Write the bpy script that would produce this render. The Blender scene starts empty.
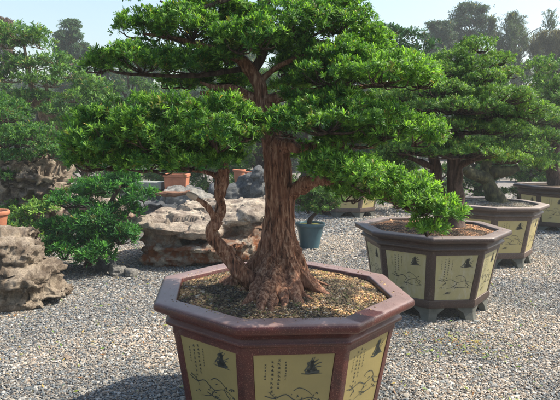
import bpy, bmesh, math, random
import numpy as np
from mathutils import Vector, Matrix, noise as mnoise
R_ = math.radians
rng = np.random.default_rng(7)
random.seed(7)
SC = bpy.context.scene
COL = SC.collection

# ------------------------------------------------------------------ camera
FPX, PIT, ROL, CZ = 574.0, 0.106, 0.016, 1.42
cF = Vector((0, math.cos(PIT), -math.sin(PIT))); cU = Vector((0, math.sin(PIT), math.cos(PIT))); cR = Vector((1, 0, 0))
cx = cR*math.cos(ROL) + cU*math.sin(ROL); cy = -cR*math.sin(ROL) + cU*math.cos(ROL); cz = -cF
cam_d = bpy.data.cameras.new('camera'); cam = bpy.data.objects.new('camera', cam_d); COL.objects.link(cam)
m = Matrix((cx, cy, cz)).transposed().to_4x4(); m.translation = (0, 0, CZ); cam.matrix_world = m
cam_d.sensor_width = 36; cam_d.lens = FPX/560*36; cam_d.clip_start = .05; cam_d.clip_end = 2000
SC.camera = cam
SC.render.resolution_x = 1024; SC.render.resolution_y = 731

# ------------------------------------------------------------------ world, sun, exposure
SUN_AZ, SUN_EL = R_(8), R_(50)
w = bpy.data.worlds.new('World'); SC.world = w; w.use_nodes = True
wn = w.node_tree; bg = wn.nodes['Background']
sky = wn.nodes.new('ShaderNodeTexSky'); sky.sky_type = 'NISHITA'; sky.sun_disc = False
sky.sun_elevation = SUN_EL; sky.sun_rotation = math.pi/2 - SUN_AZ
sky.air_density = 1.45; sky.dust_density = 3.0; sky.ozone_density = 2.2
wn.links.new(sky.outputs[0], bg.inputs[0]); bg.inputs[1].default_value = 0.15
sl = bpy.data.lights.new('sun', 'SUN'); sl.energy = 4.8; sl.angle = R_(0.6); sl.color = (1, .91, .77)
so = bpy.data.objects.new('sun', sl); COL.objects.link(so)
sd = Vector((math.cos(SUN_AZ)*math.cos(SUN_EL), math.sin(SUN_AZ)*math.cos(SUN_EL), math.sin(SUN_EL)))
so.rotation_euler = sd.to_track_quat('Z', 'Y').to_euler(); so.location = (5, 5, 9)
SC.view_settings.view_transform = 'Standard'; SC.view_settings.look = 'None'
SC.view_settings.gamma = 1; SC.view_settings.exposure = 0.76

# ------------------------------------------------------------------ helpers
def ray(px, py):
    dx, dy = px-280, py-200
    u = dx*math.cos(ROL) + dy*math.sin(ROL); v = -dx*math.sin(ROL) + dy*math.cos(ROL)
    return cR*(u/FPX) + cF - cU*(v/FPX)
def W(px, py, Y):                      # the point seen at a pixel of the photo, Y metres ahead
    d = ray(px, py); return Vector((0, 0, CZ)) + d*(Y/d.y)
def G(px, py, z=0.0):                  # the same on a level plane
    d = ray(px, py); return Vector((0, 0, CZ)) + d*((z-CZ)/d.z)

def tag(o, label=None, cat=None, group=None, kind=None):
    if label: o['label'] = label
    if cat: o['category'] = cat
    if group: o['group'] = group
    if kind: o['kind'] = kind
    return o
def thing(name, label, cat, loc, group=None):
    o = bpy.data.objects.new(name, None); COL.objects.link(o); o.location = loc
    o.empty_display_size = .1
    return tag(o, label, cat, group)
def root_loc(p):
    v = Vector((0, 0, 0))
    while p is not None: v = v + p.location; p = p.parent
    return v
def link_mesh(name, me, mat, parent=None):
    o = bpy.data.objects.new(name, me); COL.objects.link(o)
    if mat: me.materials.append(mat)
    if parent is not None: o.parent = parent
    return o
def np_mesh(name, V, loop_v, totals, mat, parent=None, col=None, smooth=False):
    """V (n,3) in world space"""
    V = np.asarray(V, dtype=np.float32)
    if parent is not None: V = V - np.array(root_loc(parent), dtype=np.float32)
    me = bpy.data.meshes.new(name)
    totals = np.asarray(totals, dtype=np.int32); loop_v = np.asarray(loop_v, dtype=np.int32)
    me.vertices.add(len(V)); me.vertices.foreach_set('co', V.ravel())
    me.loops.add(len(loop_v)); me.loops.foreach_set('vertex_index', loop_v)
    me.polygons.add(len(totals))
    st = np.zeros(len(totals), dtype=np.int32); st[1:] = np.cumsum(totals)[:-1]
    me.polygons.foreach_set('loop_start', st); me.polygons.foreach_set('loop_total', totals)
    me.polygons.foreach_set('use_smooth', np.full(len(totals), smooth))
    if col is not None:
        c = np.ones((len(V), 4), dtype=np.float32); c[:, :3] = col
        a = me.color_attributes.new('Col', 'FLOAT_COLOR', 'POINT'); a.data.foreach_set('color', c.ravel())
    me.update(calc_edges=True); me.validate()
    return link_mesh(name, me, mat, parent)
def pymesh(name, verts, faces, mat, parent=None, smooth=False, sharp=None):
    off = root_loc(parent)
    me = bpy.data.meshes.new(name)
    me.from_pydata([tuple(Vector(v)-off) for v in verts], [], faces); me.update()
    if smooth:
        for p in me.polygons: p.use_smooth = True
        if sharp is not None: me.set_sharp_from_angle(angle=R_(sharp))
    return link_mesh(name, me, mat, parent)
class MB:
    def __init__(s): s.v = []; s.f = []
    def add(s, vs, fs):
        n = len(s.v); s.v += [Vector(v) for v in vs]; s.f += [tuple(i+n for i in f) for f in fs]
    def build(s, name, mat, parent=None, smooth=False, sharp=None):
        return pymesh(name, s.v, s.f, mat, parent, smooth, sharp)
def catmull(P, n):
    P = [np.array(p, float) for p in P]; out = []
    Q = [2*P[0]-P[1]] + P + [2*P[-1]-P[-2]]
    for i in range(1, len(Q)-2):
        for k in range(n):
            t = k/n
            out.append(.5*((2*Q[i])+(-Q[i-1]+Q[i+1])*t+(2*Q[i-1]-5*Q[i]+4*Q[i+1]-Q[i+2])*t*t+(-Q[i-1]+3*Q[i]-3*Q[i+1]+Q[i+2])*t**3))
    out.append(P[-1]); return out
def tube(mb, pts, n=10, sub=5, lump=0.08, seed=0):
    """pts: (x,y,z,r); closed tube with rounded ends and slightly uneven girth"""
    C = catmull(pts, sub); rings = []
    up = Vector((.3, .9, .1)).normalized()
    base = len(mb.v); prev = None
    for i, c in enumerate(C):
        a = Vector(C[max(0, i-1)][:3]); b = Vector(C[min(len(C)-1, i+1)][:3]); d = (b-a).normalized()
        s = (prev - d*prev.dot(d)).normalized() if prev is not None else (d.cross(up).normalized())
        prev = s; t = d.cross(s); ctr = Vector(c[:3]); r = max(c[3], .0008)
        for k in range(n):
            an = 2*math.pi*k/n
            q = ctr + (s*math.cos(an)+t*math.sin(an))*r
            f = 1+lump*mnoise.noise(Vector((q.x*14+seed, q.y*14, q.z*9)))*2
            mb.v.append(ctr + (s*math.cos(an)+t*math.sin(an))*r*f)
    m_ = len(C)
    for i in range(m_-1):
        for k in range(n):
            mb.f.append((base+i*n+k, base+i*n+(k+1) % n, base+(i+1)*n+(k+1) % n, base+(i+1)*n+k))
    mb.f.append(tuple(base+k for k in reversed(range(n)))); mb.f.append(tuple(base+(m_-1)*n+k for k in range(n)))
def PX(lst):                       # [(px,py,Y,r)] -> [(x,y,z,r)]
    return [tuple(W(a, b, c))+(r,) for a, b, c, r in lst]
def remesh(obj, vox, disp=None, smooth_it=0):
    md = obj.modifiers.new('r', 'REMESH'); md.mode = 'VOXEL'; md.voxel_size = vox; md.use_smooth_shade = True
    if smooth_it:
        sm = obj.modifiers.new('s', 'SMOOTH'); sm.iterations = smooth_it; sm.factor = .5
    dg = bpy.context.evaluated_depsgraph_get(); dg.update()
    me = bpy.data.meshes.new_from_object(obj.evaluated_get(dg))
    obj.modifiers.clear(); old = obj.data; obj.data = me; me.name = obj.name; bpy.data.meshes.remove(old)
    if disp:
        n = len(me.vertices); co = np.empty(n*3, np.float32); me.vertices.foreach_get('co', co); co = co.reshape(-1, 3)
        no = np.empty(n*3, np.float32); me.vertices.foreach_get('normal', no); no = no.reshape(-1, 3)
        d = np.array([disp(Vector(c), Vector(q)) for c, q in zip(co.tolist(), no.tolist())], dtype=np.float32)
        if d.ndim == 1: co += no*d[:, None]
        else: co += d
        me.vertices.foreach_set('co', co.ravel()); me.update()
    for p in me.polygons: p.use_smooth = True
    return obj

# ------------------------------------------------------------------ materials
def mat(name):
    mt = bpy.data.materials.new(name); mt.use_nodes = True; nt = mt.node_tree
    return mt, nt, nt.nodes['Principled BSDF']
def nd(nt, typ, **kw):
    n = nt.nodes.new(typ)
    for k, v in kw.items():
        if k in ('operation', 'blend_type', 'data_type', 'attribute_name', 'feature', 'interpolation'): setattr(n, k, v)
        else: n.inputs[k].default_value = v
    return n
def coords(nt, scale=(1, 1, 1)):
    tc = nt.nodes.new('ShaderNodeTexCoord'); mp = nt.nodes.new('ShaderNodeMapping'); mp.inputs['Scale'].default_value = scale
    nt.links.new(tc.outputs['Object'], mp.inputs['Vector']); return mp.outputs[0]
def ramp(nt, src, stops, interp='LINEAR'):
    r = nt.nodes.new('ShaderNodeValToRGB'); e = r.color_ramp.elements; r.color_ramp.interpolation = interp
    while len(e) < len(stops): e.new(.5)
    for i, (p, c) in enumerate(stops): e[i].position = p; e[i].color = tuple(c)+(1,) if len(c) == 3 else c
    nt.links.new(src, r.inputs[0]); return r.outputs[0]
def noisen(nt, co, scale, detail=6, rough=.6, dist=0):
    n = nd(nt, 'ShaderNodeTexNoise', Scale=scale, Detail=detail, Roughness=rough, Distortion=dist); nt.links.new(co, n.inputs['Vector']); return n.outputs['Fac']
def mixc(nt, fac, a, b, mode='MIX'):
    n = nt.nodes.new('ShaderNodeMix'); n.data_type = 'RGBA'; n.blend_type = mode; L = nt.links
    if isinstance(fac, (int, float)): n.inputs[0].default_value = fac
    else: L.new(fac, n.inputs[0])
    for i, s in ((6, a), (7, b)):
        if isinstance(s, (tuple, list)): n.inputs[i].default_value = tuple(s)+(1,)
        else: L.new(s, n.inputs[i])
    return n.outputs[2]
def bump(nt, h, bsdf, strength=.5, dist=.01):
    b = nd(nt, 'ShaderNodeBump', Strength=strength, Distance=dist); nt.links.new(h, b.inputs['Height']); nt.links.new(b.outputs[0], bsdf.inputs['Normal'])
G3 = lambda v: (v, v, v)

def glaze_mat(name, c1, c2, speck, dust, dust_amt, rough=.28, patch=None):
    mt, nt, b = mat(name); co = coords(nt); L = nt.links
    base = mixc(nt, ramp(nt, noisen(nt, co, 9, 5), [(.35, G3(0)), (.7, G3(1))]), c1, c2)
    sp = ramp(nt, noisen(nt, co, 210, 3, .6), [(.56, G3(0)), (.70, G3(1))])
    c = mixc(nt, sp, base, speck)
    lime = ramp(nt, noisen(nt, coords(nt, (22, 22, 6)), 1.0, 8, .75), [(.60, G3(0)), (.74, G3(.55))]); lime = mixc(nt, 1.0, lime, ramp(nt, noisen(nt, co, 90, 4), [(.42, G3(0)), (.6, G3(1))]), 'MULTIPLY')
    c = mixc(nt, lime, c, (.36, .33, .29))
    # dust sits on faces that look up
    ge = nt.nodes.new('ShaderNodeNewGeometry'); sx = nt.nodes.new('ShaderNodeSeparateXYZ'); L.new(ge.outputs['Normal'], sx.inputs[0])
    upf = ramp(nt, sx.outputs[2], [(.55, G3(0)), (.95, G3(1))])
    dn = ramp(nt, noisen(nt, co, 14, 8, .7), [(.2, G3(dust_amt*.55)), (.75, G3(dust_amt))])
    f = mixc(nt, 1.0, upf, dn, 'MULTIPLY')
    if patch:                      # round spot where the dust tint drops out and the glaze colour shows
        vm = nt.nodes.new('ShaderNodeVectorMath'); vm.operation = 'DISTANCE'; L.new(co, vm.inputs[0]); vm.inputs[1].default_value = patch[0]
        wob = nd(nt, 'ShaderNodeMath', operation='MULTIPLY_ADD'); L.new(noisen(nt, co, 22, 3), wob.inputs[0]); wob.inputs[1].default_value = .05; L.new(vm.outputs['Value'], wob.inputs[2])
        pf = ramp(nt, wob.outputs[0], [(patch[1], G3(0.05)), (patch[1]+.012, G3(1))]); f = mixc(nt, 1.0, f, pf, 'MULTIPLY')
    c = mixc(nt, f, c, dust); L.new(c, b.inputs['Base Color'])
    rr = nt.nodes.new('ShaderNodeMapRange'); L.new(f, rr.inputs[0]); rr.inputs[3].default_value = rough; rr.inputs[4].default_value = rough+.22; L.new(rr.outputs[0], b.inputs['Roughness'])
    b.inputs['Specular IOR Level'].default_value = .35; b.inputs['Coat Weight'].default_value = .12; b.inputs['Coat Roughness'].default_value = .2
    bump(nt, noisen(nt, co, 120, 5, .7), b, .35, .004)
    return mt
def panel_mat(name, c1, c2, stain, amt):
    mt, nt, b = mat(name); co = coords(nt)
    c = mixc(nt, ramp(nt, noisen(nt, co, 5, 5), [(.3, G3(0)), (.7, G3(1))]), c1, c2)
    st = ramp(nt, noisen(nt, coords(nt, (9, 9, 2.2)), 3, 9, .75), [(.48, G3(0)), (.72, G3(amt))])
    c = mixc(nt, st, c, stain)
    sp = ramp(nt, noisen(nt, co, 180, 3), [(.66, G3(0)), (.74, G3(.4))]); c = mixc(nt, sp, c, stain)
    nt.links.new(c, b.inputs['Base Color']); b.inputs['Roughness'].default_value = .42
    bump(nt, noisen(nt, co, 60, 4), b, .2, .003); return mt
def plain(name, c, rough=.7, var=.25, sc=12, bs=.3, spec=None):
    mt, nt, b = mat(name); co = coords(nt)
    n = noisen(nt, co, sc, 8, .65)
    c1 = tuple(x*(1-var) for x in c); c2 = tuple(min(1, x*(1+var)) for x in c)
    nt.links.new(ramp(nt, n, [(.3, c1), (.7, c2)]), b.inputs['Base Color']); b.inputs['Roughness'].default_value = rough
    bump(nt, noisen(nt, co, sc*6, 6, .7), b, bs, .01); return mt
def leaf_mat(name, trans=.35, rough=.4):
    mt, nt, b = mat(name); L = nt.links
    at = nt.nodes.new('ShaderNodeAttribute'); at.attribute_name = 'Col'
    L.new(at.outputs['Color'], b.inputs['Base Color']); b.inputs['Roughness'].default_value = rough
    b.inputs['Specular IOR Level'].default_value = .28
    tr = nt.nodes.new('ShaderNodeBsdfTranslucent'); tc = mixc(nt, 1.0, at.outputs['Color'], (1.25, 1.35, .55), 'MULTIPLY'); L.new(tc, tr.inputs[0])
    mx = nt.nodes.new('ShaderNodeMixShader'); mx.inputs[0].default_value = trans; L.new(b.outputs[0], mx.inputs[1]); L.new(tr.outputs[0], mx.inputs[2])
    L.new(mx.outputs[0], nt.nodes['Material Output'].inputs[0]); return mt
def attr_mat(name, rough=.85, spec=.3, bs=.4, sc=90):
    mt, nt, b = mat(name); at = nt.nodes.new('ShaderNodeAttribute'); at.attribute_name = 'Col'
    co = coords(nt); n = ramp(nt, noisen(nt, co, sc, 4), [(.25, G3(.72)), (.75, G3(1.2))])
    nt.links.new(mixc(nt, 1.0, at.outputs['Color'], n, 'MULTIPLY'), b.inputs['Base Color'])
    b.inputs['Roughness'].default_value = rough; b.inputs['Specular IOR Level'].default_value = spec
    return mt
def bark_mat(name, dark, mid, light, fs=(55, 55, 7), bs=.8):
    mt, nt, b = mat(name); co = coords(nt, fs); co1 = coords(nt)
    n = noisen(nt, co, 1.0, 8, .7, .4)
    c = ramp(nt, n, [(.36, dark), (.5, mid), (.66, light)])
    g = ramp(nt, noisen(nt, co1, 7, 5), [(.5, G3(0)), (.75, G3(.45))])
    c = mixc(nt, g, c, tuple(x*1.5+.02 for x in mid[:1])+(mid[1]*1.7+.02, mid[2]*1.9+.03))
    nt.links.new(c, b.inputs['Base Color']); b.inputs['Roughness'].default_value = .8; b.inputs['Specular IOR Level'].default_value = .25
    bump(nt, n, b, bs, .012); return mt
def rock_mat(name, top, side, rust, rust_lo, rust_hi, sc=4):
    """limestone: pale weathered skin, darker pits, rusty earth stain low down and in blotches"""
    mt, nt, b = mat(name); co = coords(nt); L = nt.links
    n = noisen(nt, co, sc, 12, .72, .3)
    c = ramp(nt, n, [(.25, tuple(x*.45 for x in side)), (.45, side), (.6, top), (.8, tuple(min(1, x*1.15) for x in top))])
    fine = ramp(nt, noisen(nt, co, sc*14, 8, .75), [(.35, G3(.55)), (.6, G3(1.1))]); c = mixc(nt, .9, c, fine, 'MULTIPLY')
    pit_ = ramp(nt, noisen(nt, co, sc*5, 5, .8, .6), [(.30, G3(.25)), (.40, G3(1))]); c = mixc(nt, .8, c, pit_, 'MULTIPLY')
    se = nt.nodes.new('ShaderNodeSeparateXYZ'); L.new(co, se.inputs[0])
    zz = nd(nt, 'ShaderNodeMath', operation='MULTIPLY_ADD'); L.new(noisen(nt, co, 3.2, 5), zz.inputs[0]); zz.inputs[1].default_value = .5; L.new(se.outputs[2], zz.inputs[2])
    rf = ramp(nt, zz.outputs[0], [(rust_lo, G3(1)), (rust_hi, G3(0))])
    bl = ramp(nt, noisen(nt, co, 6.5, 6, .65), [(.42, G3(0)), (.55, G3(1))])
    rc = ramp(nt, noisen(nt, co, 16, 6), [(.3, tuple(x*.45 for x in rust)), (.7, rust)])
    c = mixc(nt, mixc(nt, 1.0, rf, bl, 'MULTIPLY'), c, rc)
    L.new(c, b.inputs['Base Color']); b.inputs['Roughness'].default_value = .88; b.inputs['Specular IOR Level'].default_value = .2
    bump(nt, noisen(nt, co, sc*9, 12, .8), b, 1.0, .05); return mt

M = {}
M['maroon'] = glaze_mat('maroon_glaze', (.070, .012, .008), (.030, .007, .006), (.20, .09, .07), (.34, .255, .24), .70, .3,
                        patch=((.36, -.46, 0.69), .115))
M['browng'] = glaze_mat('brown_glaze', (.050, .030, .025), (.032, .022, .020), (.14, .105, .09), (.30, .245, .22), .75, .4)
M['greyg'] = glaze_mat('grey_brown_glaze', (.10, .068, .056), (.06, .045, .04), (.25, .2, .17), (.42, .36, .32), .8, .45)
M['ochre'] = panel_mat('ochre_panel', (.26, .212, .078), (.205, .170, .065), (.20, .16, .07), .35)
M['ochre_w'] = panel_mat('weathered_ochre_panel', (.37, .33, .16), (.28, .26, .14), (.40, .38, .32), .65)
M['ochre_p'] = panel_mat('pale_ochre_panel', (.47, .39, .17), (.40, .34, .16), (.42, .38, .26), .5)
M['cement'] = plain('greened_cement', (.085, .088, .075), .85, .35, 14)
M['ink'] = plain('ink', (.028, .035, .032), .5, .3, 30, .05)
M['ink_w'] = plain('faded_ink', (.06, .06, .05), .6, .3, 30, .05)
M['soil'] = plain('potting_soil', (.075, .05, .03), .95, .5, 25, .8)
M['grain'] = attr_mat('soil_grain'); M['pebble'] = attr_mat('pebble', .75, .35)
M['leaf'] = leaf_mat('podocarpus_leaf', .42, .5)
M['leaf2'] = leaf_mat('needle_leaf', .3, .5)
M['leaf3'] = leaf_mat('far_leaf', .3, .6)
M['bark'] = bark_mat('red_bark', (.022, .011, .008), (.20, .088, .050), (.46, .30, .20), (80, 80, 10), .9)
M['bark_d'] = bark_mat('dark_bark', (.02, .013, .010), (.07, .045, .034), (.16, .11, .085))
M['bark_t'] = bark_mat('tan_bark', (.06, .04, .025), (.2, .14, .09), (.36, .28, .2))
M['bark_m'] = bark_mat('mossy_bark', (.018, .016, .010), (.06, .055, .028), (.15, .14, .06), (20, 20, 12))
M['wood_cut'] = plain('dead_wood', (.42, .33, .25), .8, .3, 20)
M['rock_a'] = rock_mat('tan_limestone', (.80, .69, .55), (.40, .33, .27), (.38, .13, .045), .50, .72)
M['rock_b'] = rock_mat('pitted_limestone', (.66, .55, .42), (.27, .21, .155), (.22, .12, .06), .1, .3, 5)
M['rock_g'] = rock_mat('grey_boulder', (.24, .25, .25), (.12, .13, .14), (.2, .12, .08), .05, .2)
M['rock_w'] = rock_mat('pale_boulder', (.55, .53, .48), (.3, .29, .27), (.2, .12, .08), .05, .2)
M['terra'] = plain('terracotta', (.42, .16, .085), .8, .2, 10)
M['bluepot'] = plain('blue_green_plastic', (.045, .10, .125), .35, .2, 6, .1)
M['stone'] = plain('grey_stone', (.22, .24, .22), .9, .3, 8)
M['log'] = bark_mat('fallen_log', (.05, .025, .015), (.2, .10, .06), (.34, .2, .13), (8, 55, 55))
M['moss'] = plain('moss', (.22, .22, .05), .95, .5, 60, .8)

# ------------------------------------------------------------------ ground, gravel
def ground_mat():
    mt, nt, b = mat('gravel_bed'); co = coords(nt)
    v = nt.nodes.new('ShaderNodeTexVoronoi'); v.inputs['Scale'].default_value = 55; nt.links.new(co, v.inputs['Vector'])
    c = ramp(nt, noisen(nt, co, 70, 4), [(.3, (.09, .085, .08)), (.5, (.22, .20, .18)), (.7, (.36, .33, .30))])
    big = ramp(nt, noisen(nt, co, .5, 4), [(.4, G3(.8)), (.65, G3(1.1))])
    nt.links.new(mixc(nt, 1.0, c, big, 'MULTIPLY'), b.inputs['Base Color']); b.inputs['Roughness'].default_value = .95
    bump(nt, v.outputs['Distance'], b, .8, .012); return mt
def ground_z(x, y): return 0.0
mb = MB(); S = 70
mb.add([(-S, -8, -.004), (S, -8, -.004), (S, 112, -.004), (-S, 112, -.004)], [(0, 1, 2, 3)])
tag(mb.build('ground', ground_mat()), 'gravel covered nursery yard ground', None, None, 'structure'); bpy.data.objects['ground'].pop('category', None)

ICO = None
def icosa():
    t = (1+5**.5)/2
    v = np.array([(-1, t, 0), (1, t, 0), (-1, -t, 0), (1, -t, 0), (0, -1, t), (0, 1, t), (0, -1, -t), (0, 1, -t), (t, 0, -1), (t, 0, 1), (-t, 0, -1), (-t, 0, 1)], float)
    v /= np.linalg.norm(v[0])
    f = np.array([(0, 11, 5), (0, 5, 1), (0, 1, 7), (0, 7, 10), (0, 10, 11), (1, 5, 9), (5, 11, 4), (11, 10, 2), (10, 7, 6), (7, 1, 8), (3, 9, 4), (3, 4, 2), (3, 2, 6), (3, 6, 8), (3, 8, 9), (4, 9, 5), (2, 4, 11), (6, 2, 10), (8, 6, 7), (9, 8, 1)])
    return v, f
def octa():
    v = np.array([(1, 0, 0), (-1, 0, 0), (0, 1, 0), (0, -1, 0), (0, 0, 1), (0, 0, -1)], float)
    f = np.array([(0, 2, 4), (2, 1, 4), (1, 3, 4), (3, 0, 4), (2, 0, 5), (1, 2, 5), (3, 1, 5), (0, 3, 5)]); return v, f
def stones(name, P, size, flat, palette, pw, m_, parent=None, proto='ico', smooth=False, patch=None):
    bv, bf = icosa() if proto == 'ico' else octa(); n = len(P); k = len(bv)
    sc = size[:, None]*np.stack([rng.uniform(.8, 1.5, n), rng.uniform(.65, 1.1, n), flat*rng.uniform(.6, 1.1, n)], 1)
    Vv = bv[None]*rng.uniform(.78, 1.18, (n, k, 1))*sc[:, None]
    a = rng.uniform(0, 6.283, n); t = rng.normal(0, .35, n); ca, sa, ct, st = np.cos(a), np.sin(a), np.cos(t), np.sin(t)
    y = Vv[:, :, 1]*ct[:, None]-Vv[:, :, 2]*st[:, None]; z = Vv[:, :, 1]*st[:, None]+Vv[:, :, 2]*ct[:, None]; x = Vv[:, :, 0]
    X = x*ca[:, None]-y*sa[:, None]; Y = x*sa[:, None]+y*ca[:, None]
    Vv = np.stack([X, Y, z], 2)+P[:, None]
    F = (bf[None]+(np.arange(n)*k)[:, None, None]).reshape(-1)
    pal = np.array(palette); ci = rng.choice(len(pal), n, p=np.array(pw)/np.sum(pw)); c = pal[ci]*rng.uniform(.75, 1.25, (n, 1))
    if patch is not None: c = c*patch
    return np_mesh(name, Vv.reshape(-1, 3), F, np.full(n*len(bf), 3), m_, parent, np.repeat(c, k, 0), smooth)
PEB = [(.21, .212, .205), (.30, .26, .21), (.48, .45, .40), (.085, .087, .088), (.22, .175, .135), (.16, .18, .185), (.35, .30, .24)]
PBW = [5, 5, 3.2, 2.2, 2, 3.5, 3]
def patches(P, f, lo, hi, warm=.0, th=0.0):
    v = np.array([mnoise.fractal(Vector((x*f, y*f, 1.7)), 1, 2, 4) for x, y in P[:, :2].tolist()]); t = np.clip((v-th)*1.6+.5, 0, 1)[:, None]
    return (lo+(hi-lo)*t)*np.array([[1+warm, 1, 1-warm]])**(t*2-1)
def scatter(y0, y1, sp):
    P = []; y = y0
    hw = lambda yy: yy*.56+.5
    ny = int((y1-y0)/sp)
    for i in range(ny):
        yy = y0+i*sp; nx = int(2*hw(yy)/sp)
        xs = -hw(yy)+np.arange(nx)*sp+rng.uniform(-.5, .5, nx)*sp
        P.append(np.stack([xs, np.full(nx, yy)+rng.uniform(-.5, .5, nx)*sp, rng.uniform(-.001, .004, nx)], 1))
    return np.concatenate(P)
for (y0, y1, sp, pr) in ((2.7, 5.2, .0112, 'ico'), (5.2, 8.5, .0165, 'octa'), (8.5, 15, .031, 'octa')):
    P = scatter(y0, y1, sp)
    keep = np.ones(len(P), bool)
    for (cx_, cy_, rr) in ((.014, 2.795, .38), (1.30, 4.893, .36), (2.55, 6.93, .36)):
        keep &= np.hypot(P[:, 0]-cx_, P[:, 1]-cy_) > rr
    P = P[keep]
    o = stones('gravel', P, sp*rng.lognormal(-.58, .36, len(P)), .62, PEB, PBW, M['pebble'], None, pr, False, patches(P, .9, .72, 1.08, .05))
    tag(o, 'loose grey and tan gravel covering the yard', None, None, 'stuff')
# bits of dry leaf and small weeds on the gravel
def litter():
    n = 1700; x = rng.uniform(-2.6, 3.4, n); y = rng.uniform(3.0, 7.5, n)
    c1 = G(455, 345); c = rng.normal(0, 1, (260, 2))*np.array([.22, .16])+np.array([c1.x, c1.y])
    x[:260] = c[:, 0]; y[:260] = c[:, 1]
    P = np.stack([x, y, rng.uniform(.012, .02, n)], 1); V = []; F = []; T = []; C = []
    pal = np.array([(.25, .30, .06), (.45, .33, .10), (.30, .14, .05), (.12, .22, .04)])
    a = rng.uniform(0, 6.28, n); L = rng.uniform(.008, .02, n); wd = L*.3
    d = np.stack([np.cos(a), np.sin(a), rng.normal(0, .25, n)], 1); s = np.stack([-np.sin(a), np.cos(a), rng.normal(0, .3, n)], 1)
    V = np.stack([P-d*L[:, None], P+s*wd[:, None], P+d*L[:, None], P-s*wd[:, None]], 1).reshape(-1, 3)
    tag(np_mesh('leaf_litter', V, np.arange(n*4), np.full(n, 4), M['leaf3'], None, np.repeat(pal[rng.integers(0, 4, n)], 4, 0)), 'dry leaves and tiny weeds scattered on the gravel', None, None, 'stuff')
litter()

# ------------------------------------------------------------------ octagonal pots
def ring8(R, z, a0, ch=.012):
    out = []; c = [Vector((R*math.cos(a0-j*math.pi/4), R*math.sin(a0-j*math.pi/4), z)) for j in range(8)]
    for j in range(8):
        p, v, q = c[j-1], c[j], c[(j+1) % 8]
        out.append(v+(p-v).normalized()*ch); out.append(v+(v-(p+q)/2).normalized()*(-ch*.12)); out.append(v+(q-v).normalized()*ch)
    return out
def loft8(mb, prof, a0, loc, k=1, ch=.012, cap0=False, cap1=False):
    rs = [[Vector(loc)+p*1 for p in ring8(R*k, z, a0, ch)] for R, z in prof]; n = 24; b = len(mb.v)
    for r in rs: mb.v += r
    for i in range(len(rs)-1):
        for j in range(n):
            mb.f.append((b+i*n+j, b+i*n+(j+1) % n, b+(i+1)*n+(j+1) % n, b+(i+1)*n+j))
    if cap0: mb.f.append(tuple(b+j for j in range(n)))
    if cap1: mb.f.append(tuple(b+(len(rs)-1)*n+j for j in reversed(range(n))))
def stroke(mb, P, wid, frame):
    """brush stroke ribbon; P list of (u,v) on the panel"""
    o, tu, tv, nn = frame; P = [np.array(p, float) for p in P]
    if len(P) > 2: P = catmull(P, 4)
    b = len(mb.v); n = len(P)
    for i, p in enumerate(P):
        d = P[min(i+1, n-1)]-P[max(i-1, 0)]; l = np.hypot(*d)+1e-9; s = np.array([-d[1], d[0]])/l
        t = i/(n-1); w_ = wid*.85*(.35+.65*math.sin(math.pi*min(1, .25+t*.7)))*.5
        for q in (p+s*w_, p-s*w_): mb.v.append(o+tu*q[0]+tv*q[1]+nn*.0012)
    for i in range(n-1): mb.f.append((b+2*i, b+2*i+1, b+2*i+3, b+2*i+2))
def glyph(mb, u, v, s, rd, frame):
    kinds = rd.randint(5, 8)
    ws = s*.15
    for k in range(kinds):
        r = rd.random(); jx = lambda a: u+s*(a+rd.uniform(-.06, .06)); jy = lambda a: v+s*(a+rd.uniform(-.06, .06))
        if r < .45: yy = -.4+.8*k/kinds; x0 = rd.uniform(.2, .45); stroke(mb, [(jx(-x0), jy(yy)), (jx(x0), jy(yy+.06))], ws, frame)
        elif r < .65: xx = rd.uniform(-.3, .3); stroke(mb, [(jx(xx), jy(.45)), (jx(xx), jy(-.42))], ws, frame)
        elif r < .82: stroke(mb, [(jx(.05), jy(.35)), (jx(-.12), jy(0)), (jx(-.42), jy(-.42))], ws, frame)
        else: stroke(mb, [(jx(0), jy(.1)), (jx(.2), jy(-.2)), (jx(.45), jy(-.42))], ws*1.2, frame)
def paint_text(mb, w_, h, frame, rd, k=1):
    # four columns of brush calligraphy, the outer two in smaller characters
    for (u, v0, n, s) in ((-.375*w_, .37*h, 6, .0095), (-.285*w_, .41*h, 8, .0145), (-.195*w_, .43*h, 8, .0135), (-.105*w_, .40*h, 7, .0095)):
        for i in range(n): glyph(mb, u+rd.uniform(-.001, .001), v0-i*s*1.25*k*1.1, s*k, rd, frame)
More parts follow.
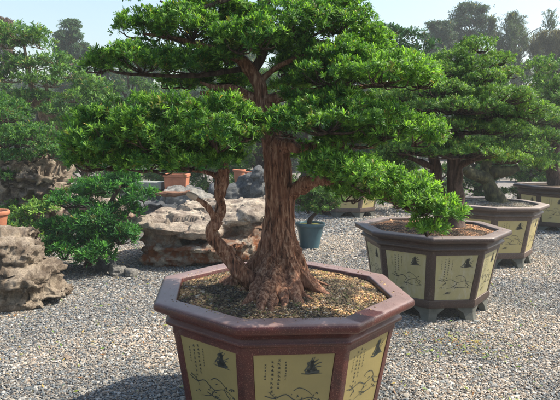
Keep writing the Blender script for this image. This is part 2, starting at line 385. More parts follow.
def paint_picture(mb, w_, h, frame, rd, k=1):
    jx, jy, js = rd.uniform(-.03, .03), rd.uniform(-.025, .02), rd.uniform(.88, 1.08)
    S_ = lambda P, w0: stroke(mb, [((x*js+jx+rd.uniform(-.012, .012))*w_, (y+jy+rd.uniform(-.009, .009))*h) for x, y in P], w0*k*rd.uniform(.8, 1.2), frame)
    # crag with spiky pines at upper right
    for i in range(9):
        y = .262+i*.017; S_([(.17+i*.014, y), (.27, y+.012*math.sin(i*2)), (.37-i*.018, y+.006)], .024)
    for (x, y, dx, dy) in ((.23, .36, .04, .09), (.25, .35, .10, .08), (.27, .33, .14, .06), (.24, .35, .07, .10), (.29, .31, .11, .03), (.2, .33, .0, .07)):
        S_([(x, y), (x+dx*.5, y+dy*.55), (x+dx, y+dy)], .0055)
    S_([(.10, .25), (.2, .235), (.3, .25), (.42, .24)], .006); S_([(.14, .27), (.19, .33), (.22, .38)], .009)
    # flowering branch and water lines below
    S_([(-.45, -.02), (-.3, -.06), (-.12, -.02), (.05, -.10), (.25, -.06), (.44, -.12)], .005)
    S_([(-.40, .02), (-.30, -.05), (-.24, -.13)], .004); S_([(.05, -.10), (-.05, -.2), (-.22, -.24)], .0045)
    S_([(.0, .02), (.08, .06), (.2, .03), (.3, -.04)], .0045)
    S_([(.25, -.06), (.36, -.17), (.46, -.18)], .005); S_([(-.1, -.17), (.1, -.21), (.35, -.2)], .006)
    for i in range(34):
        x = rd.choice([-.36, -.28, .0, .1, .3, .4])+rd.uniform(-.05, .05); y = rd.choice([-.03, -.12, -.2])+rd.uniform(-.03, .03)
        a = rd.uniform(0, 6.28); S_([(x, y), (x+.03*math.cos(a), y+.02*math.sin(a))], .008)
    for i in range(5): S_([(-.28+i*.02, -.36+i*.012), (-.2+i*.02, -.35+i*.012), (-.12+i*.01, -.365+i*.014)], .004)
def octagon_pot(label, x, y, a0, k, frame_m, panel_m, ink_m, group, z0=0.0, art=True, soil_pal=None, grains=0, soil_mound=.02):
    t = thing('bonsai_pot', label, 'plant pot', (x, y, z0), group); T = .69*k; loc = (x, y, z0+T)
    kk = k
    prof = [(.54, -.07), (.54, -.008), (.546, -.001), (.552, 0), (.630, 0), (.640, -.002), (.647, -.008), (.650, -.016), (.650, -.028), (.646, -.037), (.636, -.044), (.618, -.049), (.600, -.053),
            (.588, -.060), (.580, -.070), (.578, -.078), (.583, -.084), (.592, -.089), (.596, -.097), (.593, -.106), (.583, -.112), (.566, -.116), (.562, -.122), (.562, -.150), (.545, -.150)]
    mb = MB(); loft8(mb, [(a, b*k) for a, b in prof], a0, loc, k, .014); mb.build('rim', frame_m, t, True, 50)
    Rz = lambda z: .560+(z+.13)*(.075/.43)       # z relative to the rim, unscaled
    mb = MB()
    loft8(mb, [(Rz(-.145)-.010, -.145*k), (Rz(-.54)-.010, -.54*k)], a0, loc, k, .01)
    loft8(mb, [(Rz(-.52)-.012, -.520*k), (Rz(-.52)+.003, -.522*k), (Rz(-.545)+.008, -.545*k), (Rz(-.56)+.012, -.566*k), (Rz(-.56)+.006, -.582*k), (Rz(-.56)-.02, -.586*k)], a0, loc, k, .01, False, True)
    for j in range(8):
        an = a0-j*math.pi/4
        vs = []
        for z in (-.148, -.524):
            R = Rz(z); V0 = Vector((R*math.cos(an), R*math.sin(an), z))*k
            A = Vector((R*math.cos(an+math.pi/4), R*math.sin(an+math.pi/4), z))*k; B = Vector((R*math.cos(an-math.pi/4), R*math.sin(an-math.pi/4), z))*k
            da = (A-V0).normalized(); db = (B-V0).normalized(); inn = -Vector((math.cos(an), math.sin(an), 0))
            hw = .040*k
            vs += [V0+da*hw+inn*.018, V0+da*hw, V0+da*.006, V0+db*.006, V0+db*hw, V0+db*hw+inn*.018]
        vs = [v+Vector(loc) for v in vs]
        mb.add(vs, [(i, i+1, i+7, i+6) for i in range(5)]+[(0, 6, 11, 5)])
    mb.build('body', frame_m, t, True, 25)
    # feet under each corner
    for j in range(8):
        an = a0-j*math.pi/4; vs = []
        for z, hw, off in ((-.575, .135, -.004), (-.60, .12, 0), (-.63, .075, .0), (-.69, .060, .012)):
            R = Rz(-.56)-.004+off; V0 = Vector((R*math.cos(an), R*math.sin(an), z))*k
            A = Vector((R*math.cos(an+math.pi/4), R*math.sin(an+math.pi/4), z))*k; B = Vector((R*math.cos(an-math.pi/4), R*math.sin(an-math.pi/4), z))*k
            da = (A-V0).normalized(); db = (B-V0).normalized(); inn = -Vector((math.cos(an), math.sin(an), 0))*.05*k
            hw *= k
            vs += [V0+da*hw+inn, V0+da*hw, V0, V0+db*hw, V0+db*hw+inn, V0+inn]
        vs = [v+Vector(loc) for v in vs]; fs = []
        for l in range(3): fs += [(l*6+i, l*6+(i+1) % 6, l*6+6+(i+1) % 6, l*6+6+i) for i in range(6)]
        fs += [(0, 5, 4, 3, 2, 1), tuple(range(18, 24))]
        mb = MB(); mb.add(vs, fs); mb.build('foot', M['cement'], t)
    # painted panels
    for j in range(8):
        am = a0-(j+.5)*math.pi/4; rd = random.Random(11+j)
        nrm2 = Vector((math.cos(am), math.sin(am), 0)); tu = Vector((0, 0, 1)).cross(nrm2).normalized()
        zt, zb = -.152, -.518; ap = math.cos(math.pi/8)
        pt = nrm2*Rz(zt)*ap*k+Vector((0, 0, zt*k)); pb = nrm2*Rz(zb)*ap*k+Vector((0, 0, zb*k))
        tv = (pt-pb).normalized(); nn = tu.cross(tv).normalized()
        if nn.dot(nrm2) < 0: nn = -nn
        ht = (Rz(zt)*math.sin(math.pi/8)-.043)*k; hb = (Rz(zb)*math.sin(math.pi/8)-.043)*k
        o = Vector(loc)+(pt+pb)/2-nn*.004; H = (pt-pb).length
        c4 = [o-tu*ht+tv*H/2, o+tu*ht+tv*H/2, o+tu*hb-tv*H/2, o-tu*hb-tv*H/2]
        vs = c4+[c-nn*.012 for c in c4]
        mb = MB(); mb.add(vs, [(0, 1, 2, 3), (4, 7, 6, 5), (0, 4, 5, 1), (1, 5, 6, 2), (2, 6, 7, 3), (3, 7, 4, 0)])
        facing = nrm2.dot(Vector((x, y, 0)).normalized()) < .15
        pn = mb.build('panel', panel_m, t)
        if art and facing:
            fr = (o, tu, tv, nn); wd = ht+hb
            mb = MB(); paint_text(mb, wd, H, fr, rd, k); mb.build('inscription', ink_m, pn)
            mb = MB(); paint_picture(mb, wd*.93, H, fr, rd, k); mb.build('painting', ink_m, pn)
    # soil: a mounded disc of earth
    mb = MB(); n, mr = 48, 14; vs = []; ap = math.cos(math.pi/8)
    def soil_z(px_, py_):
        d = math.hypot(px_-x, py_-y)/(.54*k)
        return z0+T-.028*k+soil_mound*max(0, 1-d*d)+.008*mnoise.noise(Vector((px_*7, py_*7, 3)))
    for i in range(mr):
        for q in range(n):
            an = 2*math.pi*q/n; rel = ((an-a0) % (math.pi/4))-math.pi/8
            R = .545*k*ap/math.cos(rel)*(i/(mr-1)); X = x+R*math.cos(an); Y = y+R*math.sin(an); vs.append((X, Y, soil_z(X, Y)))
    mb.add(vs, [(i*n+q, i*n+(q+1) % n, (i+1)*n+(q+1) % n, (i+1)*n+q) for i in range(mr-1) for q in range(n)])
    s = mb.build('soil', M['soil'], t, True)
    if grains:
        a = rng.uniform(0, 6.283, grains); R = np.sqrt(rng.uniform(0, 1, grains))*.54*k
        rel = ((a-a0) % (math.pi/4))-math.pi/8; R *= ap/np.cos(rel)
        X = x+R*np.cos(a); Y = y+R*np.sin(a); Z = np.array([soil_z(p, q) for p, q in zip(X, Y)])+rng.uniform(-.001, .003, grains)
        pal = soil_pal or [(.30, .20, .10), (.22, .14, .08), (.11, .07, .045), (.44, .32, .18), (.15, .15, .05), (.07, .05, .04), (.40, .35, .28)]
        g = stones('soil_grains', np.stack([X, Y, Z], 1), rng.lognormal(-5.35, .35, grains), .6, pal, [3, 3, 3, 2, 1.5, 2, .8][:len(pal)], M['grain'], s, 'octa', False, patches(np.stack([X, Y, Z], 1), 6.5, .35, 1.25, .12)); tag(g, kind='stuff')
        nc = int(grains/150); a = rng.uniform(0, 6.283, nc); rel = ((a-a0) % (math.pi/4))-math.pi/8
        R = (.562+.06*rng.beta(.6, 2.2, nc))*k*ap/np.cos(rel)
        cr = stones('soil_crumbs', np.stack([x+R*np.cos(a), y+R*np.sin(a), np.full(nc, z0+T+.001)], 1), rng.lognormal(-5.9, .4, nc), .6, pal, [3, 3, 3, 2, 1.5, 2, .8][:len(pal)], M['grain'], t, 'octa'); tag(cr, kind='stuff')
    return t, soil_z
PG = 'octagonal glazed bonsai pots standing on the gravel'
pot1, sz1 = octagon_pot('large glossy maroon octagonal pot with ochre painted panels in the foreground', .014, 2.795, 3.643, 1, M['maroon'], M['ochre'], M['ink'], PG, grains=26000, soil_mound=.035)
pot2, sz2 = octagon_pot('brown octagonal pot with painted panels right behind the maroon one, cement feet showing', 1.305, 4.89, 2.90, 1.01, M['browng'], M['ochre_w'], M['ink_w'], PG, grains=12000,
                        soil_pal=[(.45, .24, .13), (.30, .17, .10), (.16, .10, .07), (.52, .36, .22), (.22, .14, .09), (.10, .07, .05)])
pot3, sz3 = octagon_pot('grey brown octagonal pot holding the squat mossy stump', 2.52, 6.86, 2.90, 1.03, M['greyg'], M['ochre_p'], M['ink_w'], PG, grains=7000,
                        soil_pal=[(.26, .25, .22), (.2, .19, .16), (.35, .33, .29), (.14, .15, .08)])
pot4, sz4 = octagon_pot('farthest right brown octagonal pot cut by the edge of the photo', 4.66, 9.6, 3.0, 1.12, M['browng'], M['ochre_p'], M['ink_w'], PG, z0=-.04)
pot5, sz5 = octagon_pot('wide octagonal pot behind the blue green tub, its rim under hanging foliage', 1.25, 11.0, 2.75, 1.2, M['greyg'], M['ochre_p'], M['ink_w'], PG, z0=-.03)

# ------------------------------------------------------------------ foliage
def foliage(name, C, A, L, mt, parent, base, tipc, nl=13, wr=.17, spread=(12, 78), jit=.2, tipw=None, droop=.12):
    """C centres, A axes (unit), L leaf length per rosette; two-bend strap leaves"""
    n = len(C); C = np.asarray(C); A = np.asarray(A); A = A/np.linalg.norm(A, axis=1, keepdims=True)
    ref = np.where(np.abs(A[:, 2:3]) < .9, np.array([[0, 0, 1.]]), np.array([[1., 0, 0]]))
    U = np.cross(A, ref); U /= np.linalg.norm(U, axis=1, keepdims=True); Vv = np.cross(A, U)
    th = np.radians(rng.uniform(spread[0], spread[1], (n, nl))); ph = rng.uniform(0, 6.283, (n, nl))
    d = A[:, None]*np.cos(th)[..., None]+(U[:, None]*np.cos(ph)[..., None]+Vv[:, None]*np.sin(ph)[..., None])*np.sin(th)[..., None]
    sd_ = np.cross(d, A[:, None]+rng.normal(0, .25, (n, nl, 3))); sd_ /= np.linalg.norm(sd_, axis=2, keepdims=True)+1e-9
    nm = np.cross(sd_, d)
    l = (L[:, None]*rng.uniform(.65, 1.15, (n, nl)))[..., None]; wd = l*wr*.5
    B = C[:, None]+d*l*.06-A[:, None]*l*rng.uniform(0, .5, (n, nl, 1))
    m1 = B+d*l*.32+nm*l*.05; m2 = B+d*l*.84-nm*l*.02; tp = B+d*l-nm*l*droop
    V = np.stack([B, m1+sd_*wd*.8, m1-sd_*wd*.8, m2+sd_*wd, m2-sd_*wd, tp], 2).reshape(-1, 3)
    N = n*nl; off = (np.arange(N)*6)[:, None]
    lp = (off+np.array([0, 1, 2, 1, 3, 4, 2, 3, 5, 4])).reshape(-1); tot = np.tile([3, 4, 3], N)
    if tipw is None: tipw = rng.beta(1.3, 2.2, n)
    tw = np.clip(tipw[:, None]+rng.normal(0, jit*.5, (n, nl)), 0, 1)[..., None]*np.clip(1.25-th/np.radians(80), .15, 1)[..., None]
    c = np.array(base)*(1-tw)+np.array(tipc)*tw; c = c*np.exp(rng.normal(0, jit, (n, nl, 1)))
    dead = rng.uniform(0, 1, (n, nl)) < .008; c[dead] = (.40, .30, .09); old = rng.uniform(0, 1, n) < .03; c[old] = c[old]*.4+np.array([.09, .06, .02])
    return np_mesh(name, V, lp, tot, mt, parent, np.repeat(np.clip(c, .004, .9).reshape(-1, 3), 6, 0))
def dome(cx_, cy_, cz_, rx, ry, rz, nsub, rs, nros, tilt=(0, 0, 0), inner=.15, low=-.35, gap=0.0):
    """rosette centres and axes: many small domed tufts over a flat-bottomed pad"""
    c = np.array([cx_, cy_, cz_]); r3 = np.array([rx, ry, rz])
    q = rng.normal(0, 1, (nsub*4, 3)); q /= np.linalg.norm(q, axis=1, keepdims=True); q = q[q[:, 2] > low][:nsub]; nsub = len(q)
    q[:, 2] = np.where(q[:, 2] < 0, q[:, 2]*.7, q[:, 2])
    rad = rng.uniform(.72, 1.0, (nsub, 1)); k_in = rng.uniform(0, 1, nsub) < inner; rad[k_in] = rng.uniform(.2, .7, (k_in.sum(), 1))
    sc_ = c+q*r3*rad; rsub = rs*rng.uniform(.65, 1.3, nsub)
    per = np.maximum(3, (nros/nsub*(rsub/rs)**2)).astype(int); idx = np.repeat(np.arange(nsub), per); n = len(idx)
    u = rng.normal(0, 1, (n, 3)); u /= np.linalg.norm(u, axis=1, keepdims=True)
    u[:, 2] = np.where(u[:, 2] < -.3, -u[:, 2], u[:, 2])
    P = sc_[idx]+u*rsub[idx][:, None]*np.array([1, 1, .75])*rng.uniform(.55, 1.0, (n, 1))
    out = q[idx]/r3*min(r3); out /= np.linalg.norm(out, axis=1, keepdims=True)
    A = u*.55+out*.35+np.array([0, 0, .55]); A /= np.linalg.norm(A, axis=1, keepdims=True)
    if any(tilt): P[:, 2] += (P[:, 0]-cx_)*tilt[0]+(P[:, 1]-cy_)*tilt[1]
    return P, A, sc_
def pad_px(px, py, Y, rx, ry, rd, rs=.055, dens=1.0, sp=.035, sub_k=1.0, tilt=(0, 0, 0), low=-.6, inner=.2):
    c = W(px, py, Y); k = Y/FPX; a, b, cc = rx*k-rs*.45, rd-rs*.45, ry*k*1.12-rs*.45
    a = max(a, rs*.5); b = max(b, rs*.5); cc = max(cc, rs*.4)
    area = 2.6*math.pi*((a*b)**1.6/1+(a*cc)**1.6+(b*cc)**1.6)**(1/1.6)/1.6*.75+.02
    nsub = int(max(7, area/(rs*rs*1.5)*sub_k)); nros = int(area/(sp*sp)*2.0*dens)
    return dome(c.x, c.y, c.z-ry*k*.05, a, b, cc, nsub, rs, max(nros, 20), tilt, inner, low)
GR_N, GR_T = (.026, .105, .022), (.33, .57, .085)
def twigs(mb, hub, subs, r0=.006, frac=1.0, sag=.02):
    for s in subs:
        if rng.uniform() > frac: continue
        h = Vector(hub); e = Vector(s); mid = h.lerp(e, .5)+Vector((rng.normal(0, .02), rng.normal(0, .02), -sag))
        tube(mb, [tuple(h)+(r0,), tuple(mid)+(r0*.7,), tuple(e)+(r0*.35,)], 5, 3)
cnt = 0
def leafy_pad(parent, branch_m, px, py, Y, rx, ry, rd, L=.040, base=GR_N, tip=GR_T, rs=.055, sp=.035, dens=1.0, nl=14, wr=.16, mt='leaf', tilt=(0, 0, 0), tw=.35, low=-.6, bright=0.0, name='foliage_pad', inner=.2, twr=.006):
    global cnt
    P, A, S_ = pad_px(px, py, Y, rx, ry, rd, rs, dens, sp, 1.0, tilt, low, inner)
    n = len(P); tipw = np.clip(rng.beta(.9, 1.5, n)+bright, 0, 1)
    o = foliage(name, P, A, np.full(n, L)*rng.uniform(.8, 1.15, n), M[mt], parent, base, tip, nl, wr, tipw=tipw); cnt += n*nl
    if branch_m is not None and tw > 0:
        c = W(px, py, Y); c.z -= ry*Y/FPX*.55
        mb = MB(); twigs(mb, c, S_, twr, tw); 
        if mb.v: mb.build('twigs', branch_m, parent, True)
    return o

# ------------------------------------------------------------------ the foreground tree
t1 = thing('bonsai_tree', 'big old bonsai with thick reddish trunk and curved side trunk, in the maroon pot', 'tree', (.014, 2.795, .66), 'trained bonsai trees in octagonal pots')
mb = MB()
tube(mb, PX([(282, 306, 2.80, .100), (281, 290, 2.80, .100), (281, 272, 2.80, .096), (280, 255, 2.80, .088), (279, 238, 2.80, .074), (279, 215, 2.80, .070), (279, 190, 2.80, .067), (278, 165, 2.80, .064), (276, 150, 2.80, .056), (271, 135, 2.81, .050), (266, 118, 2.83, .047), (262, 100, 2.85, .041), (259, 85, 2.85, .036), (251, 72, 2.85, .030)]), 28, 6, .10)
tube(mb, PX([(262, 290, 2.72, .046), (247, 278, 2.70, .037), (235, 266, 2.69, .032), (223, 251, 2.68, .028), (212, 238, 2.66, .028), (211, 228, 2.66, .026), (219, 214, 2.66, .022), (221, 195, 2.66, .021), (222, 178, 2.66, .021), (226, 162, 2.65, .018), (234, 148, 2.65, .012)]), 18, 5, .04, 5)
tube(mb, PX([(217, 226, 2.66, .024), (211, 212, 2.62, .019), (202, 202, 2.6, .016), (190, 195, 2.6, .013)]), 12, 5, .15, 9)
tube(mb, PX([(223, 182, 2.66, .020), (212, 174, 2.70, .014), (198, 171, 2.75, .012), (178, 169, 2.8, .008)]), 10, 5, .15, 2)
tube(mb, PX([(283, 196, 2.80, .045), (300, 187, 2.74, .030), (318, 180, 2.66, .027), (340, 182, 2.6, .022), (365, 189, 2.5, .017), (400, 205, 2.45, .011), (435, 219, 2.4, .006)]), 12, 5, .15, 3)
tube(mb, PX([(277, 145, 2.78, .040), (290, 145, 2.70, .028), (299, 151, 2.68, .016)]), 12, 5, .15, 4)
tube(mb, PX([(285, 147, 2.75, .02), (310, 147, 2.75, .016), (340, 146, 2.8, .012), (375, 148, 2.85, .008)]), 10, 5, .15, 4)
# ridged buttress roots; they dive into the soil where the photo shows their tips
roots = [(221, 284, .034), (246, 303, .030), (262, 309, .034), (281, 306, .022), (303, 303, .036), (325, 295, .030), (316, 283, .026), (243, 277, .02), (234, 293, .015), (272, 309, .016), (334, 288, .012)]
zs = sz1(.014, 2.795)
for i, (px, py, r) in enumerate(roots):
    e = G(px, py, zs-.012); b0 = W(280, 246, 2.8); ang = math.atan2(e.y-b0.y, e.x-b0.x); u = Vector((math.cos(ang), math.sin(ang), 0))
    dist = (e.xy-b0.xy).length
    at_ = lambda f, z: Vector((b0.x, b0.y, z))+u*f
    e.z = zs-.020; rr = r*1.05
    tube(mb, [tuple(at_(.030, 1.05+.06*math.sin(i*3.1)))+(rr*.5,), tuple(at_(.052, .93))+(rr*.9,), tuple(at_(.085+.012*math.sin(i*1.7), .825))+(rr*1.15,), tuple(at_(max(.14, dist*.55), zs+.048))+(rr*1.15,), tuple(at_(max(.17, dist*.80), zs+.008)+Vector((-u.y, u.x, 0))*(.02*math.sin(i*2.7)))+(rr*.8,), tuple(e+u*.05-Vector((0, 0, .012)))+(rr*.2,)], 10, 6, .07, i)
    p2 = at_(.13, .79); p3 = at_(dist*.7, zs+.02)
    if i % 2 == 0:
        s = Vector((-u.y, u.x, 0)); q = p3+s*.05; q.z = zs-.01
        tube(mb, [tuple(p2)+(r*.5,), tuple(p3.lerp(q, .5))+(r*.4,), tuple(q+u*.06)+(r*.2,)], 8, 4, .08, i+30)
trunk = mb.build('trunk', M['bark'], t1)
def bark_disp(p, n):
    q = p+Vector((.014, 2.795, .66)); big = abs(q.x-.0) < .30 and q.z < 1.42
    tw_ = q.z*1.6; X = q.x*math.cos(tw_)-(q.y-2.8)*math.sin(tw_); Y = q.x*math.sin(tw_)+(q.y-2.8)*math.cos(tw_)
    if q.z < .86: rr_ = math.hypot(q.x, q.y-2.8)+1e-6; k_ = .13/max(.10, rr_); X *= k_; Y *= k_
    a = mnoise.noise(Vector((X*26, Y*26, q.z*3.2))); b = mnoise.noise(Vector((X*70+7, Y*70, q.z*6))); c = mnoise.noise(Vector((q.x*9, q.y*9, q.z*7)))
    d = mnoise.noise(Vector((X*150+3, Y*150, q.z*14)))
    kn = mnoise.noise(Vector((q.x*16+3, q.y*16, q.z*13)))
    if big: g = (1-abs(a)*2.4)*.010+(1-abs(b)*2.2)*.005+c*.008+d*.0022+(max(0, kn-.25)*.025 if q.z < .98 else 0)
    else: g = (1-abs(b)*2)*.0018+a*.0025+d*.0012
    return g-.004
remesh(trunk, .0038, bark_disp, 1)
brs = [
 [(264, 103, 2.84, .032), (285, 95, 2.8, .025), (320, 91, 2.75, .020), (355, 88, 2.7, .012), (395, 82, 2.65, .006)],
 [(258, 84, 2.85, .020), (272, 71, 2.85, .014), (290, 61, 2.8, .012), (315, 52, 2.8, .008)],
 [(253, 74, 2.85, .032), (241, 60, 2.83, .027), (225, 53, 2.8, .021), (202, 47, 2.8, .018), (175, 39, 2.8, .012), (145, 34, 2.82, .006)],
 [(262, 104, 2.85, .030), (247, 95, 2.85, .024), (232, 88, 2.8, .019), (216, 88, 2.8, .013), (200, 82, 2.8, .007)],
 [(247, 95, 2.85, .018), (228, 96, 2.82, .012), (200, 93, 2.8, .008)],
 [(248, 68, 2.86, .018), (225, 72, 2.85, .014), (190, 76, 2.8, .010), (150, 75, 2.75, .008), (120, 73, 2.75, .006), (102, 68, 2.8, .004)],
 [(252, 73, 2.86, .026), (262, 55, 2.86, .022), (266, 25, 2.82, .020), (265, 5, 2.8, .022), (280, -5, 2.8, .015), (300, 2, 2.8, .010)],
 [(266, 8, 2.8, .018), (250, -8, 2.8, .014), (220, 2, 2.75, .010), (188, 11, 2.75, .009), (160, 1, 2.75, .005)],
 [(266, 30, 2.82, .014), (290, 40, 2.8, .012), (330, 44, 2.8, .010), (375, 55, 2.8, .005)],
 [(226, 160, 2.65, .014), (210, 156, 2.6, .012), (170, 156, 2.55, .010), (120, 158, 2.6, .007), (88, 154, 2.7, .004)],
 [(266, 130, 2.82, .02), (245, 135, 2.78, .014), (215, 145, 2.75, .010)],
]
for i, b in enumerate(brs):
    mb = MB(); tube(mb, PX(b), 10, 5, .18, i); mb.build('branch', M['bark'] if i < 5 else M['bark_d'], t1, True)
mb = MB(); tube(mb, PX([(197, 198.5, 2.6, .0155), (191, 195, 2.598, .0150), (187, 193, 2.597, .010)]), 10, 4, .2); mb.build('cut_branch_end', M['wood_cut'], t1, True)
F1 = [ # px,py,Y,rx,ry,depth,bright ; lower layers reach further forward
 (112, 138, 2.62, 48, 34, .28, .0), (165, 131, 2.52, 56, 39, .30, .02), (218, 132, 2.46, 46, 37, .26, 0), (86, 150, 2.72, 24, 22, .20, .0), (246, 128, 2.46, 19, 24, .13, 0), (225, 160, 2.50, 22, 14, .12, .05), (105, 160, 2.64, 38, 16, .22, .0), (150, 162, 2.55, 40, 16, .24, .0), (192, 160, 2.50, 36, 16, .2, .05), (74, 130, 2.80, 15, 13, .15, 0),
 (98, 64, 2.80, 19, 15, .13, 0), (142, 62, 2.72, 34, 20, .22, 0), (186, 64, 2.80, 38, 17, .2, -.1), (215, 62, 2.95, 26, 16, .18, -.1),
 (145, 28, 2.85, 31, 18, .22, .05), (193, 29, 2.80, 42, 21, .26, .02), (238, 42, 2.66, 28, 20, .18, -.03), (262, 38, 2.66, 26, 19, .2, 0),
 (218, 8, 2.95, 34, 13, .25, -.03), (180, -8, 2.95, 30, 9, .20, -.1), (120, -9, 2.95, 22, 7, .14, 0), (250, 18, 2.95, 28, 13, .2, -.05),
 (295, 27, 2.82, 50, 22, .28, .02), (340, 20, 2.90, 34, 24, .26, .1), (310, 5, 3.0, 30, 14, .2, 0), (366, 45, 2.88, 27, 17, .22, .12), (300, 52, 2.90, 30, 13, .2, .0),
 (345, 58, 2.76, 42, 17, .24, .05), (333, 76, 2.66, 40, 17, .22, 0), (385, 74, 2.62, 47, 21, .26, .18), (418, 79, 2.72, 24, 15, .18, .22), (316, 76, 2.80, 28, 15, .2, .05), (292, 87, 2.95, 24, 9, .15, .15),
 (328, 119, 2.52, 55, 25, .24, 0), (288, 125, 2.48, 25, 21, .14, -.03), (378, 125, 2.64, 42, 24, .24, .08), (412, 134, 2.74, 34, 22, .22, .15), (350, 140, 2.7, 40, 13, .2, 0),
 (320, 166, 2.50, 22, 15, .14, .12), (336, 168, 2.50, 32, 20, .17, .18), (350, 172, 2.46, 30, 20, .16, .2), (370, 179, 2.42, 36, 23, .18, .2), (404, 194, 2.38, 35, 24, .18, .22), (422, 204, 2.36, 26, 20, .15, .22), (438, 212, 2.34, 25, 20, .15, .22), (352, 194, 2.48, 22, 12, .12, .1), (425, 228, 2.34, 16, 8, .09, .2),
 (218, 78, 3.10, 24, 10, .15, .25), (232, 100, 3.0, 34, 10, .15, .1), (312, 152, 2.8, 24, 9, .14, .15), (302, 99, 2.66, 24, 9, .12, .05), (345, 98, 2.62, 28, 8, .14, .05), (228, 56, 2.72, 16, 9, .1, 0), (285, 68, 3.0, 18, 10, .14, .05), (182, 84, 3.05, 30, 6, .14, -.1), (245, 84, 3.1, 16, 10, .12, .1),
]
for i, (px, py, Y, rx, ry, rd, br) in enumerate(F1):
    leafy_pad(t1, M['bark_d'], px, py, Y, rx, ry, rd, L=.026, rs=.046, sp=.0245, nl=13, wr=.18, bright=br, tw=.2, twr=.005)

# ------------------------------------------------------------------ generic garden tree in pixels
def px_tree(name, label, cat, base, limbs, pads, group=None, bark='bark_d', L=.03, basec=GR_N, tip=GR_T, rs=.07, sp=.045, nl=9, wr=.22, mt='leaf2', tw=.3, dens=1.0, twr=.008, pname='foliage_pad', trunk_n=1):
    t = thing(name, label, cat, base, group)
    for i, b in enumerate(limbs):
        mb = MB(); tube(mb, PX(b), 12 if i < trunk_n else 8, 5, .2, i*3); mb.build('trunk' if i < trunk_n else 'branch', M[bark], t, True)
    for p in pads:
        px, py, Y, rx, ry, rd = p[:6]; br = p[6] if len(p) > 6 else 0
        leafy_pad(t, M[bark] if tw else None, px, py, Y, rx, ry, rd, L=L, base=basec, tip=tip, rs=rs, sp=sp, nl=nl, wr=wr, mt=mt, bright=br, tw=tw, dens=dens, name=pname, twr=twr)
    return t
TG = 'trained bonsai trees in octagonal pots'
# tree in the second pot: fine foliage in broad flat layers
YG, YT = (.040, .12, .028), (.33, .52, .09)
px_tree('bonsai_tree', 'layered fine leaved bonsai on two dark stems, in the brown pot with cement feet', 'tree', (1.45, 4.95, .66),
 [[(454, 234, 4.95, .11), (454, 215, 4.95, .085), (455, 190, 4.95, .072), (455, 165, 4.95, .065), (458, 130, 4.95, .055), (463, 95, 4.95, .04), (470, 60, 4.95, .02)],
  [(446, 230, 4.98, .07), (440, 210, 5.0, .062), (437, 185, 5.0, .056), (434, 160, 5.0, .045), (425, 135, 5.0, .03), (400, 120, 5.0, .02)],
  [(455, 168, 4.95, .03), (480, 158, 4.85, .022), (515, 158, 4.75, .012)], [(436, 168, 5.0, .03), (410, 158, 4.9, .022), (385, 152, 4.8, .012)],
  [(458, 128, 4.95, .03), (490, 118, 4.85, .022), (530, 116, 4.75, .01)], [(456, 128, 4.95, .03), (420, 112, 4.9, .022), (385, 108, 4.8, .01)], [(462, 92, 4.95, .02), (490, 80, 4.9, .012)], [(462, 92, 4.95, .02), (440, 80, 4.9, .012)]],
 [(476, 47, 4.95, 22, 9, .25, .05), (455, 58, 4.9, 22, 8, .22, .1), (496, 60, 4.9, 20, 8, .22, .1), (474, 66, 4.8, 26, 8, .25, .0), (446, 72, 4.8, 26, 9, .28, .05), (505, 74, 4.9, 18, 7, .2, .1), (480, 79, 4.7, 30, 9, .3, .05),
  (440, 92, 4.75, 45, 11, .45, .05), (490, 98, 4.7, 42, 12, .45, .08), (525, 108, 4.75, 24, 9, .3, .1), (455, 108, 4.6, 55, 9, .45, -.1), (398, 98, 4.9, 34, 12, .4, -.05), (500, 116, 4.9, 45, 8, .4, -.15),
  (430, 126, 4.7, 48, 9, .45, -.05), (480, 128, 4.8, 46, 9, .45, -.05), (385, 122, 4.9, 25, 10, .3, -.05),
  (415, 148, 4.7, 45, 12, .42, -.02), (460, 151, 4.6, 48, 12, .42, 0), (503, 158, 4.7, 26, 7, .28, .28), (385, 160, 4.9, 20, 12, .3, -.05), (395, 172, 4.9, 20, 12, .25, -.08)],
 TG, 'bark_d', L=.024, basec=YG, tip=YT, rs=.05, sp=.028, nl=10, wr=.2, trunk_n=2)
# squat stump tree in the third pot
t3 = px_tree('bonsai_tree', 'low bonsai with a thick squat mossy stump leaning left, in the grey brown pot', 'tree', (2.55, 6.93, .66),
 [[(501, 207, 6.9, .11), (496, 197, 6.9, .10), (489, 186, 6.95, .085), (486, 174, 7.0, .07), (488, 160, 7.0, .06), (505, 140, 7.1, .05)],
  [(486, 178, 6.95, .08), (474, 175, 6.9, .075), (464, 168, 6.85, .06)], [(488, 172, 7.0, .08), (505, 172, 7.0, .07), (518, 168, 7.0, .04)]],
 [(535, 118, 7.2, 30, 12, .5, .0), (505, 132, 7.1, 34, 11, .5, -.05), (545, 136, 7.2, 24, 10, .4, .0), (520, 148, 7.0, 30, 9, .45, 0), (540, 166, 7.1, 18, 9, .35, .1), (480, 142, 7.2, 25, 8, .4, -.1), (492, 160, 7.1, 26, 8, .35, 0), (466, 158, 7.1, 16, 8, .3, 0)],
 TG, 'bark_m', L=.035, basec=YG, tip=YT, rs=.08, sp=.045, nl=9)
# tree cut by the right edge
px_tree('bonsai_tree', 'dark bonsai at the right edge of the photo, in the farthest right pot', 'tree', (4.66, 9.6, .7),
 [[(561, 192, 9.6, .16), (556, 178, 9.6, .13), (552, 160, 9.6, .11), (556, 130, 9.6, .09), (560, 90, 9.6, .05)]],
 [(548, 68, 9.6, 26, 10, .6, .0), (556, 86, 9.5, 34, 12, .6, 0), (538, 98, 9.4, 22, 8, .5, .05), (566, 108, 9.5, 34, 12, .6, 0), (545, 122, 9.5, 26, 9, .5, 0), (560, 142, 9.3, 28, 9, .5, 0), (548, 160, 9.3, 22, 8, .5, .05), (590, 95, 9.6, 30, 40, .8, 0)],
 TG, 'bark_d', L=.06, basec=YG, tip=YT, rs=.12, sp=.075, nl=9)
